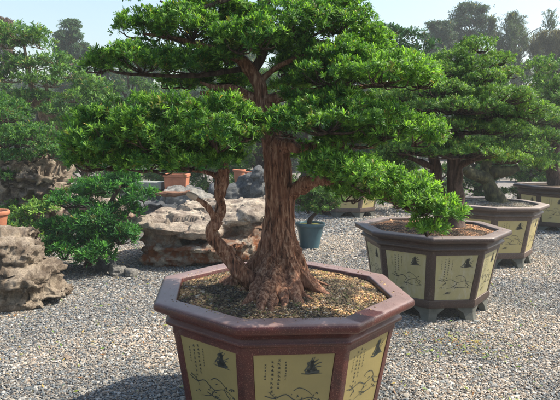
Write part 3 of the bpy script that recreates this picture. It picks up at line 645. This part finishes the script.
# tree of the pot behind the blue-green tub
px_tree('bonsai_tree', 'tall dark green clumped bonsai rising behind the foreground crown, in the pot behind the tub', 'tree', (1.25, 11.0, .75),
 [[(348, 188, 11, .14), (352, 160, 11, .12), (365, 120, 11, .10), (380, 85, 11, .08), (392, 50, 11, .05)], [(375, 98, 11, .07), (400, 75, 10.9, .05), (425, 55, 10.8, .03)], [(370, 110, 11, .07), (345, 80, 11, .05), (330, 60, 11, .03)]],
 [(378, 32, 11, 18, 10, .4, 0), (396, 34, 11, 16, 9, .4, 0), (412, 38, 10.9, 14, 8, .35, 0), (404, 48, 10.8, 20, 9, .4, -.05), (424, 50, 10.8, 14, 8, .3, 0), (432, 45, 10.9, 10, 5, .25, 0), (415, 60, 10.8, 16, 8, .35, -.05), (390, 62, 10.9, 24, 12, .5, -.1), (370, 52, 11, 22, 12, .4, -.05),
  (350, 75, 11, 34, 16, .6, -.1), (400, 85, 10.9, 34, 14, .6, -.1), (365, 105, 10.9, 40, 14, .6, -.1), (340, 130, 11, 40, 16, .6, -.1), (390, 130, 10.9, 34, 16, .6, -.1), (360, 155, 11, 44, 12, .6, -.1)],
 TG, 'bark_d', L=.07, basec=(.022, .075, .028), tip=(.07, .18, .05), rs=.12, sp=.085, nl=9)

# ------------------------------------------------------------------ blue-green tub with its small bonsai
def round_pot(name, label, cat, loc, rt, rb, h, m_, group=None, soilm='soil', lip=.012):
    t = thing(name, label, cat, loc, group); x, y, z = loc; n = 40
    def lathe(prof):
        mb = MB(); vs = [(x+r*math.cos(2*math.pi*k/n), y+r*math.sin(2*math.pi*k/n), z+zz) for r, zz in prof for k in range(n)]
        mb.add(vs, [(i*n+k, i*n+(k+1) % n, (i+1)*n+(k+1) % n, (i+1)*n+k) for i in range(len(prof)-1) for k in range(n)]); return mb
    lathe([(rb*.5, 0), (rb, .0), (rb, .02), (rt*.93, h-.06), (rt*.95, h-.045), (rt*.94, h-.04)]).build('body', m_, t, True, 40)
    lathe([(rt*.93, h-.045), (rt+lip*.6, h-.04), (rt+lip, h-.03), (rt+lip, h-.008), (rt+lip*.6, h), (rt-lip*.6, h), (rt-lip, h-.006), (rt-lip*1.5, h-.05)]).build('rim', m_, t, True, 40)
    mb = MB(); R = rt-lip; vs = [(x, y, z+h-.01)]+[(x+R*math.cos(2*math.pi*k/n), y+R*math.sin(2*math.pi*k/n), z+h-.03) for k in range(n)]
    mb.add(vs, [(0, k+1, (k+1) % n+1) for k in range(n)]); mb.build('soil', M[soilm], t, True)
    return t
g = G(311, 249); tubY = g.y+.12
round_pot('round_tub', 'round blue green plastic tub with rolled rim, right of the thick foreground trunk', 'plant pot', (g.x-.01, tubY, 0), .185, .125, .33, M['bluepot'], soilm='moss')
zt = .32; b = Vector((g.x-.02, tubY, zt))
def near(px, py, Y): return (px, py, Y)
px_tree('small_bonsai', 'small bonsai with a leaning dark stem and fine bright foliage, in the blue green tub', 'tree', (g.x, tubY, .31),
 [[(309, 229, tubY, .035), (310, 220, tubY, .03), (316, 213, tubY, .026), (318, 207, tubY, .022), (312, 198, tubY, .012)], [(317, 208, tubY, .016), (330, 202, tubY-.05, .008)]],
 [(302, 198, tubY, 14, 11, .17, 0), (318, 194, tubY, 16, 11, .2, .1), (332, 200, tubY-.05, 13, 11, .15, .12), (308, 209, tubY-.05, 14, 8, .14, 0), (322, 207, tubY-.1, 18, 9, .15, .1), (310, 190, tubY, 20, 9, .2, .1)],
 None, 'bark_d', L=.035, basec=YG, tip=(.20, .33, .06), rs=.055, sp=.036, nl=9)

# ------------------------------------------------------------------ rocks
def rock(name, label, blobs, m_, vox=.02, amp=.05, strata=.02, freq=3.2, group=None, pit=.0, cat='rock', seed=0, base=None, facet=1.0):
    """blobs: (cx,cy,cz, sx,sy,sz, tiltdeg, kind) union of rough slabs and lumps"""
    bx = [b[0] for b in blobs]; by = [b[1] for b in blobs]
    mb = MB()
    for (x, y, z, sx, sy, sz, tl, rz) in blobs:
        bm = bmesh.new(); bmesh.ops.create_cube(bm, size=2); bmesh.ops.subdivide_edges(bm, edges=bm.edges[:], cuts=5, use_grid_fill=True)
        ma = Matrix.Translation((x, y, z)) @ Matrix.Rotation(R_(rz), 4, 'Z') @ Matrix.Rotation(R_(tl), 4, 'Y')
        vs = []
        for v in bm.verts:
            p = v.co.copy(); l = p.length; q = p.lerp(p.normalized()*1.15, .45); q = Vector((q.x*sx, q.y*sy, q.z*sz)); vs.append(ma @ q)
        mb.add(vs, [tuple(v.index for v in f.verts) for f in bm.faces]); bm.free()
    loc = base or (float(np.mean(bx)), float(np.mean(by)), 0)
    o = mb.build(name, m_, None); o.location = loc
    o.data.transform(Matrix.Translation(-Vector(loc)))
    def dsp(p, n):
        q = p+Vector(loc)+Vector((seed, seed*.7, 0)); f = freq
        a = mnoise.fractal(q*f, 1.0, 2.1, 5); bb = mnoise.fractal(q*f*4, .7, 2.1, 5)
        bb = bb*.6+(1-abs(mnoise.noise(q*f*6))*3)*.35
        qa = Vector((q.x*f*1.1, q.y*f*1.1, q.z*f*2.6))+mnoise.noise_vector(q*f)*.25; pt = mnoise.voronoi(qa)[1][0]; cel = mnoise.cell(pt*7.3)
        qb = Vector((q.x*f*3.2, q.y*f*3.2, q.z*f*6.5)); pt2 = mnoise.voronoi(qb)[1][0]; cel2 = mnoise.cell(pt2*5.1)
        st = mnoise.noise(Vector((q.x*1.3, q.y*1.3, q.z*22)))
        rid = 1-abs(mnoise.noise(q*f*1.7))*2
        d = amp*a*.45+amp*.28*bb+strata*st*(1-abs(n.z))+amp*.2*rid+facet*(amp*1.1*(cel-.5)+amp*.45*(cel2-.5))
        if pit:
            c = mnoise.noise(q*f*3.1+Vector((9, 2, 5))); d -= pit*max(0, c-.12)*3
        return d
    remesh(o, vox, dsp); return tag(o, label, cat, group)
rock('rock', 'long flat topped tan limestone with a dark crack and rusty flanks, behind the foreground pot',
     [(-1.10, 6.62, .43, .52, .60, .085, 4, -6), (-.58, 6.95, .50, .38, .62, .09, -6, 8), (-.42, 7.25, .56, .34, .50, .11, -3, 0), (-.72, 7.3, .52, .55, .42, .10, 0, 0),
      (-.86, 6.56, .235, .52, .54, .045, -4, -4), (-.95, 6.90, .34, .40, .40, .10, 0, 0), (-1.10, 6.68, .11, .50, .52, .15, 0, 4), (-1.30, 6.62, .30, .26, .42, .12, 0, 0), (-.40, 7.05, .20, .34, .40, .22, 0, 12), (-.55, 6.86, .10, .34, .40, .14, 6, 0), (-1.28, 6.50, .18, .16, .34, .20, 10, 14)], M['rock_a'], .013, .045, .025, 2.1, facet=.8)
rock('rock', 'weathered honey coloured rock with ragged ledges at the left edge',
     [(-2.42, 4.85, .45, .36, .36, .13, 6, 10), (-2.30, 4.78, .28, .40, .36, .11, 12, -5), (-2.17, 4.85, .14, .36, .28, .07, 14, 20), (-2.38, 4.62, .07, .46, .24, .08, 5, 25), (-2.7, 5.0, .3, .5, .5, .3, 0, 0)], M['rock_b'], .013, .06, .03, 3.0, pit=.03, seed=4, facet=.7)
rock('rock', 'tall pitted scholar rock under the clipped shrub at far left',
     [(-3.15, 7.2, .42, .38, .35, .42, 0, 10), (-3.0, 7.05, .85, .36, .30, .20, 8, 0), (-3.2, 7.1, 1.0, .35, .3, .2, 0, 30), (-2.85, 7.1, .72, .10, .2, .12, 0, 0)], M['rock_b'], .022, .10, .03, 4.2, pit=.10, seed=11)
g = G(107, 272)
for i, (px, py, s) in enumerate(((104, 272, .10), (117, 276, .09), (130, 277, .07), (98, 262, .06))):
    g = G(px, py)
    rock('stone', ['greenish grey stone at the left of the row beside the big tan rock', 'middle grey stone on the gravel at the left foot of the big tan rock', 'small grey stone touching the rusty foot of the big tan rock', 'smallest grey stone below the leafy shrub'][i], [(g.x, g.y+s*.6, s*.45, s, s*.8, s*.6, 5*i, 30*i)], M['rock_g'] if i in (0, 3) else M['rock_w'], .010, .02, .005, 6, seed=i, facet=.35, group='small stones by the big rock')
g = G(238, 196)
rock('boulder', 'dark blue grey boulder behind the big tan rock, right of the side trunk', [(W(226, 188, 9.6).x, 9.6, .30, .28, .3, .36, 0, 0), (W(252, 186, 9.6).x, 9.7, .4, .25, .3, .42, 0, 20)], M['rock_g'], .03, .06, .01, 2.5, seed=2, facet=.4)
rock('boulder', 'whitish low boulder left of the side trunk', [(W(183, 192, 9.0).x, 9.0, .32, .33, .25, .30, 4, 0), (W(200, 194, 9.0).x, 9.0, .25, .22, .25, .28, 4, 0)], M['rock_w'], .03, .05, .01, 2.5, seed=3)
rock('boulder', 'pale upright stone just left of the side trunk fork', [(W(199, 196, 8.2).x, 8.2, .27, .14, .12, .27, 8, 0)], M['rock_w'], .02, .03, .01, 4, seed=6)
rock('boulder', 'grey blue standing stone against the left side of the thick trunk', [(W(257, 175, 9.2).x, 9.2, .45, .12, .12, .52, 3, 0)], M['rock_g'], .025, .04, .01, 3, seed=8)
rock('boulder', 'low tan ledge rock between the clipped shrub and the leafy shrub', [(W(82, 190, 8.6).x, 8.6, .30, .42, .3, .25, 0, 0), (W(112, 196, 8.0).x, 8.0, .25, .3, .3, .26, 0, 10)], M['rock_a'], .03, .06, .02, 2.5, seed=9)
rock('boulder', 'grey rock in the shade beyond the fallen log', [(W(150, 196, 8.8).x, 8.8, .2, .5, .3, .26, 0, 10)], M['rock_g'], .03, .06, .02, 2.5, seed=19)

def box(name, c, s, m_, parent=None, bev=.006):
    bm = bmesh.new(); bmesh.ops.create_cube(bm, size=1); bmesh.ops.scale(bm, vec=s, verts=bm.verts); bmesh.ops.bevel(bm, geom=bm.edges[:], offset=bev, segments=2, affect='EDGES')
    me = bpy.data.meshes.new(name); bm.to_mesh(me); bm.free(); o = link_mesh(name, me, m_, parent); o.location = Vector(c)-root_loc(parent) if parent else c; return o
# terracotta trough, stone slab, log
def trough(name, label, c, s, m_):
    t = thing(name, label, 'plant pot', (c[0], c[1], c[2]-s[2]/2)); x, y, z = c; X, Y, Z = s[0]/2, s[1]/2, s[2]/2; w_ = .03
    mb = MB()
    o1 = [(-X*.94, -Y*.94, -Z), (X*.94, -Y*.94, -Z), (X*.94, Y*.94, -Z), (-X*.94, Y*.94, -Z)]; o2 = [(-X, -Y, Z-.05), (X, -Y, Z-.05), (X, Y, Z-.05), (-X, Y, Z-.05)]
    mb.add([(x+a, y+b_, z+c_) for a, b_, c_ in o1+o2], [(0, 3, 2, 1)]+[(i, (i+1) % 4, 4+(i+1) % 4, 4+i) for i in range(4)]); mb.build('body', m_, t)
    mb = MB(); r = [(X+.015, Z-.05), (X+.015, Z), (X-w_, Z), (X-w_, Z-.06)]; d = Y-X
    vs = [(x+sx*q, y+sy*(q+d), z+zz) for q, zz in r for sx, sy in ((-1, -1), (1, -1), (1, 1), (-1, 1))]
    mb.add(vs, [(i*4+k, i*4+(k+1) % 4, (i+1)*4+(k+1) % 4, (i+1)*4+k) for i in range(3) for k in range(4)]+[(0, 1, 13, 12)][:0]); mb.build('rim', m_, t)
    mb = MB(); mb.add([(x+sx*(X-w_), y+sy*(Y-w_), z+Z-.03) for sx, sy in ((-1, -1), (1, -1), (1, 1), (-1, 1))], [(0, 1, 2, 3)]); mb.build('soil', M['soil'], t)
    return t
p = W(177, 182, 10.5); trough('terracotta_trough', 'rectangular terracotta trough left of the side trunk, beyond the rocks', (p.x, 10.5, p.z-.0), (.40, .4, .30), M['terra'])
p = W(150, 184, 10.6); o = box('stone_slab', (p.x, 10.6, p.z-.02), (.5, .4, .13), M['stone']); tag(o, 'pale grey stone slab beside the terracotta trough', 'stone slab')
rock('boulder', 'dark rock carrying the pale slab and the terracotta trough', [(W(150, 195, 10.6).x, 10.6, .2, .5, .3, .26, 0, 0), (W(180, 198, 10.5).x, 10.5, .22, .4, .25, .30, 0, 0)], M['rock_g'], .035, .05, .02, 2.5, seed=29)
mb = MB(); tube(mb, PX([(128, 190, 7.9, .035), (150, 193, 7.9, .04), (175, 194, 7.9, .038), (190, 192, 7.9, .025)]), 12, 5, .2); o = mb.build('log', M['log'], None, True); tag(o, 'brown weathered log lying across the back of the big tan rock', 'log')
mb = MB(); 
for (px, py, Y, rt, h) in ((240, 177, 9.9, .10, .22), (249, 176, 10.1, .09, .20)):
    pass
p = W(239.5, 184, 10.0)
rock('boulder', 'flat topped grey rock carrying the terracotta flowerpots', [(W(244, 195, 10.2).x, 10.2, .31, .36, .25, .31, 0, 0)], M['rock_g'], .03, .012, .005, 2.5, seed=31, facet=.3)
for (px, Y, rt, h, lab) in ((239, 10.1, .105, .26, 'larger orange terracotta flowerpot on the rock left of the thick trunk'), (250, 10.3, .085, .22, 'smaller paler terracotta flowerpot just right of the larger one')):
    p = W(px, 184, Y); round_pot('terracotta_pot', lab, 'plant pot', (p.x, Y, p.z), rt, rt*.72, h, M['terra'], 'terracotta flowerpots on the rock')
p = W(-1, 222, 5.9); round_pot('terracotta_pot', 'terracotta flowerpot half cut by the left edge above the honey coloured rock', 'plant pot', (p.x-.06, 5.9, p.z-.18), .15, .10, .30, M['terra'])
p0 = p; o = rock('stone', 'shaded ledge stone under the left edge flowerpot', [(p0.x-.1, 5.95, .22, .35, .25, .24, 0, 0)], M['rock_g'], .03, .03, .01, 3, seed=41)

# ------------------------------------------------------------------ shrubs and trees on the left
SHN, SHT = (.018, .085, .024), (.13, .36, .055)
gY = 6.1
px_tree('podocarpus_shrub', 'dark leafy sprawling shrub with one arm reaching right over the tan rock', 'shrub', tuple(G(90, 268)),
 [[(88, 268, 6.2, .045), (92, 250, 6.2, .04), (100, 228, 6.2, .035), (110, 205, 6.2, .028), (120, 185, 6.2, .018)], [(98, 232, 6.2, .025), (78, 215, 6.2, .018), (60, 205, 6.2, .01)], [(104, 218, 6.2, .02), (92, 210, 6.1, .015)], [(110, 205, 6.2, .02), (130, 200, 6.2, .014), (148, 200, 6.2, .008)]],
 [(75, 200, 6.2, 28, 14, .3, 0), (100, 188, 6.3, 28, 10, .3, 0), (125, 181, 6.3, 18, 11, .22, 0), (140, 195, 6.1, 17, 10, .18, -.02), (90, 225, 6.0, 30, 16, .3, .02), (118, 236, 5.95, 20, 16, .25, 0), (65, 252, 5.85, 27, 15, .25, .1), (92, 254, 5.8, 27, 15, .25, .05), (55, 228, 6.1, 18, 14, .22, .05), (135, 212, 6.1, 10, 7, .12, -.05), (122, 206, 6.1, 12, 10, .15, 0), (85, 240, 6.05, 34, 16, .3, 0), (108, 216, 6.1, 20, 14, .25, -.05), (50, 245, 6.0, 16, 12, .2, .05)],
 None, 'bark_d', L=.065, basec=SHN, tip=SHT, rs=.085, sp=.062, nl=13, wr=.17, mt='leaf')
px_tree('shrub', 'feathery yellow green shrub between the pitted rock and the leafy shrub', 'shrub', tuple(G(25, 262)),
 [[(28, 262, 6.6, .03), (26, 240, 6.6, .02), (30, 220, 6.6, .01)]],
 [(38, 208, 6.6, 22, 12, .25, .1), (18, 225, 6.5, 20, 12, .25, -.05), (30, 238, 6.4, 18, 10, .2, -.05), (8, 212, 6.7, 14, 12, .25, -.1)],
 None, 'bark_t', L=.05, basec=YG, tip=YT, rs=.08, sp=.06, nl=9)
px_tree('clipped_shrub', 'bright rounded clipped shrub on top of the pitted rock at far left', 'shrub', (-3.0, 7.1, 1.0),
 [[(20, 175, 7.1, .05), (18, 155, 7.1, .04), (15, 130, 7.1, .03)], [(30, 172, 7.1, .03), (45, 150, 7.1, .02)]],
 [(4, 112, 7.1, 24, 18, .4, .1), (5, 140, 6.9, 28, 16, .4, .15), (35, 138, 6.9, 26, 16, .4, .15), (50, 152, 6.8, 16, 12, .25, .1), (15, 158, 6.8, 24, 9, .3, .05), (7, 175, 6.7, 11, 8, .15, .05)],
 None, 'bark_d', L=.045, basec=SHN, tip=(.16, .31, .06), rs=.08, sp=.055, nl=10, wr=.22, mt='leaf')
px_tree('cloud_tree', 'leaning tree with several bare tan stems and cloud pads at far left', 'tree', tuple(G(66, 200)),
 [[(66, 208, 10.0, .10), (62, 188, 10.0, .09), (54, 150, 9.8, .08), (45, 122, 9.8, .07), (35, 95, 9.8, .055), (28, 72, 9.8, .04), (24, 45, 9.8, .02)], [(66, 190, 10.0, .07), (62, 160, 9.9, .055), (56, 130, 9.8, .04), (47, 95, 9.7, .035), (46, 80, 9.7, .02)],
  [(40, 110, 9.8, .04), (22, 98, 9.7, .025), (8, 92, 9.6, .015)], [(58, 140, 9.8, .04), (72, 120, 9.7, .03), (85, 112, 9.7, .015)]],
 [(22, 35, 9.8, 26, 14, .6, -.02), (6, 42, 9.8, 18, 12, .5, -.05), (40, 42, 9.8, 16, 12, .45, 0), (12, 62, 9.7, 24, 9, .5, -.1), (58, 60, 9.7, 20, 7, .45, .05), (12, 78, 9.6, 26, 9, .5, -.05), (50, 82, 9.5, 26, 10, .5, .05), (68, 74, 9.6, 20, 8, .4, .05), (34, 66, 9.7, 24, 9, .5, 0), (92, 86, 9.8, 20, 9, .4, 0), (96, 98, 9.8, 22, 10, .4, 0), (8, 104, 9.6, 24, 10, .5, 0), (108, 122, 9.9, 22, 12, .4, 0), (40, 132, 9.9, 24, 10, .4, -.05), (30, 98, 9.5, 26, 8, .45, -.05), (75, 98, 9.6, 26, 9, .45, .0), (55, 112, 9.4, 22, 8, .4, 0), (90, 110, 9.6, 18, 9, .4, -.05), (75, 125, 9.6, 24, 10, .45, 0), (90, 140, 9.7, 26, 12, .45, -.05), (72, 158, 9.8, 20, 12, .4, -.05)],
 None, 'bark_t', L=.07, basec=(.030, .10, .028), tip=(.28, .47, .09), rs=.11, sp=.085, nl=8, trunk_n=2)

# ------------------------------------------------------------------ background trees
def far_tree(name, label, px, ytop, Y, wpx, style='round', basec=(.03, .07, .035), tip=(.09, .16, .06), ybot=190, seed=0, group='hazy trees beyond the yard', dens=1.0, bark='bark_d'):
    top = W(px, ytop, Y); bot = W(px, ybot, Y); x = top.x; wd = wpx*Y/FPX; H = top.z
    t = thing(name, label, 'tree', (x, Y, 0), group); rr = np.random.default_rng(seed)
    mb = MB(); tube(mb, [(x, Y, -.1, wd*.07+.05), (x+rr.normal(0, .05)*wd, Y, H*.4, wd*.05+.03), (x+rr.normal(0, .1)*wd, Y, H*.8, .03)], 8, 4, .2); mb.build('trunk', M[bark], t, True)
    z0 = max(.3, H-wd*3.6) if style != 'low' else .1
    mb = MB(); Ps, As = [], []
    nb = {'round': 75, 'low': 50, 'bamboo': 60, 'spiky': 30}[style]
    for i in range(nb):
        f = rr.uniform(0, 1)**(.8 if style != 'low' else 1.1); z = z0+(H-z0)*f
        rad = wd*math.sqrt(max(.05, 1-((f-.35)/.68)**2))*rr.uniform(.35, 1)*.85; an = rr.uniform(0, 6.283)
        if style == 'bamboo': rad = wd*rr.uniform(0, 1); z = z0+(H-z0)*rr.uniform(0, 1)**.7-rad*.15
        c = np.array([x+rad*math.cos(an), Y+rad*.8*math.sin(an), z])
        s = wd*rr.uniform(.12, .30); z_s = .6
        n = int(150*dens)
        u = rng.normal(0, 1, (n, 3)); u /= np.linalg.norm(u, axis=1, keepdims=True); u *= np.abs(rng.normal(.75, .32, (n, 1)))
        if style in ('bamboo', 'spiky'):
            P = c+u*np.array([s*.7, s*.7, s*1.5]); A = np.stack([u[:, 0]*.4+.1, u[:, 1]*.4, np.full(n, .9)], 1)
        else:
            P = c+u*np.array([s, s, s*z_s]); A = u+np.array([0, 0, .4])
        P[:, 2] = np.minimum(P[:, 2], H+.3*wd*rng.uniform(0, .25, n)); Ps.append(P); As.append(A)
        tube(mb, [(x, Y, max(.2, z-wd*.5), .03), (float((x+c[0])/2), float((Y+c[1])/2), float(z-.15*wd), .02), (float(c[0]), float(c[1]), float(z), .008)], 4, 2)
    mb.build('branch', M[bark], t, True)
    P = np.concatenate(Ps); A = np.concatenate(As); ok = P[:, 2] > .05; P, A = P[ok], A[ok]; n = len(P)
    L = np.full(n, .07*Y/16*(1.5 if style == 'bamboo' else 1))
    foliage('crown', P, A, L, M['leaf3'], t, basec, tip, 6, .24 if style != 'bamboo' else .12, (5, 60) if style == 'bamboo' else (14, 88), .3)
    return t
BL = (.024, .066, .034); BLT = (.14, .25, .11)
FT = [
 ('tree', 'hazy round tree above the gap at upper left', 72, 22, 19, 24, 'round', BL, BLT),
 ('tree', 'dark hazy tree between the cloud tree and the small outer clump', 108, 52, 17, 26, 'round', BL, BLT),
 ('tree', 'reddish tinged hazy tree at the top left edge', 2, 18, 22, 14, 'round', (.10, .06, .04), (.22, .13, .07)),
 ('tree', 'dark hazy tree showing behind the two left crown pads', 150, 48, 18, 32, 'round', BL, BLT),
 ('tree', 'dark tree showing below the left branch of the foreground crown', 195, 62, 16, 30, 'round', BL, BLT),
 ('tree', 'blue green tree seen through the fork of the foreground trunk', 240, 40, 17, 40, 'round', BL, BLT),
 ('tree', 'hazy tree behind the middle of the foreground crown', 295, 32, 17, 44, 'round', BL, BLT),
 ('tree', 'hazy tree behind the clumped bonsai', 355, 48, 21, 34, 'round', BL, BLT),
 ('tree', 'pale hazy round tree left of the tallest far tree', 440, 24, 20, 26, 'round', (.04, .075, .05), (.09, .15, .08)),
 ('tree', 'tallest hazy tree with a pointed crown at upper right', 475, 4, 22, 34, 'round', (.04, .075, .05), (.10, .17, .09)),
 ('bamboo_clump', 'feathery bamboo clump at upper right', 518, 16, 21, 34, 'bamboo', (.05, .075, .05), (.12, .17, .10)),
 ('bamboo_clump', 'bamboo clump with pinkish stems at the far right edge', 556, 34, 19, 26, 'bamboo', (.08, .08, .05), (.20, .18, .10)),
 ('tree', 'low dark tree behind the bright side layers at right', 500, 72, 15, 26, 'low', BL, BLT),
 ('tree', 'low dark tree at right behind the third pot', 535, 96, 14, 24, 'low', BL, BLT),
]
for i, (nm, lab, px, yt, Y, wp, st, bc, tc_) in enumerate(FT): far_tree(nm, lab, px, yt, Y*1.5, wp, st, bc, tc_, seed=i+1)
HG = 'bushy evergreens closing the back of the yard'
LOW = ['first bush from the left behind the cloud tree stems', 'bush behind the dark arm of the leafy shrub', 'bush above the pale stone slab', 'bush above the terracotta trough', 'bush behind the side trunk', 'bush left of the thick trunk behind the flowerpots', 'bush just right of the thick trunk',
       'bush behind the small tub bonsai', 'bush behind the hanging green branch', 'bush left of the two dark stems', 'bush right of the two dark stems', 'bush behind the mossy stump', 'bush between the stump and the far right pot', 'bush at the right edge behind the last pot']
for i, lab in enumerate(LOW):
    px = -5+i*44.5; Y = 12.6+1.2*math.sin(i*2.3)+.8*(i % 2)
    far_tree('bush', 'dark green '+lab, px, 80+13*math.sin(i*1.7), Y, 38, 'low', (.024, .080, .024), (.22, .38, .08), seed=50+i, group=HG, dens=.9)

n = 26000; x = rng.uniform(-36, 36, n); y = rng.uniform(42, 48, n); hgt = 4.4+1.3*np.sin(x*.9)+.9*np.sin(x*2.1+1)+.4*np.sin(x*5.3)
z = hgt*rng.uniform(0, 1, n)**.6; A_ = np.stack([rng.normal(0, .5, n), -rng.uniform(0, 1, n), rng.uniform(.2, 1, n)], 1)
tag(foliage('far_wood', np.stack([x, y, z], 1), A_, np.full(n, .42), M['leaf3'], None, BL, BLT, 7, .3), 'far off wood closing the view behind the yard', None, None, 'stuff')

# ------------------------------------------------------------------ haze
bm = bmesh.new(); bmesh.ops.create_cube(bm, size=1); me = bpy.data.meshes.new('haze'); 
for v in bm.verts: v.co = Vector((v.co.x*150, v.co.y*125+52, (v.co.z+.5)*12.5-1.1))
bm.to_mesh(me); bm.free()
hm = bpy.data.materials.new('haze'); hm.use_nodes = True; nt = hm.node_tree; nt.nodes.clear()
out = nt.nodes.new('ShaderNodeOutputMaterial'); pv = nt.nodes.new('ShaderNodeVolumePrincipled'); pv.inputs['Color'].default_value = (.90, .97, 1, 1); pv.inputs['Density'].default_value = .0025; pv.inputs['Anisotropy'].default_value = .1
nt.links.new(pv.outputs[0], out.inputs['Volume'])
o = link_mesh('haze', me, hm); tag(o, 'thin humid morning haze over the yard', None, None, 'stuff')
print('leaves', cnt)
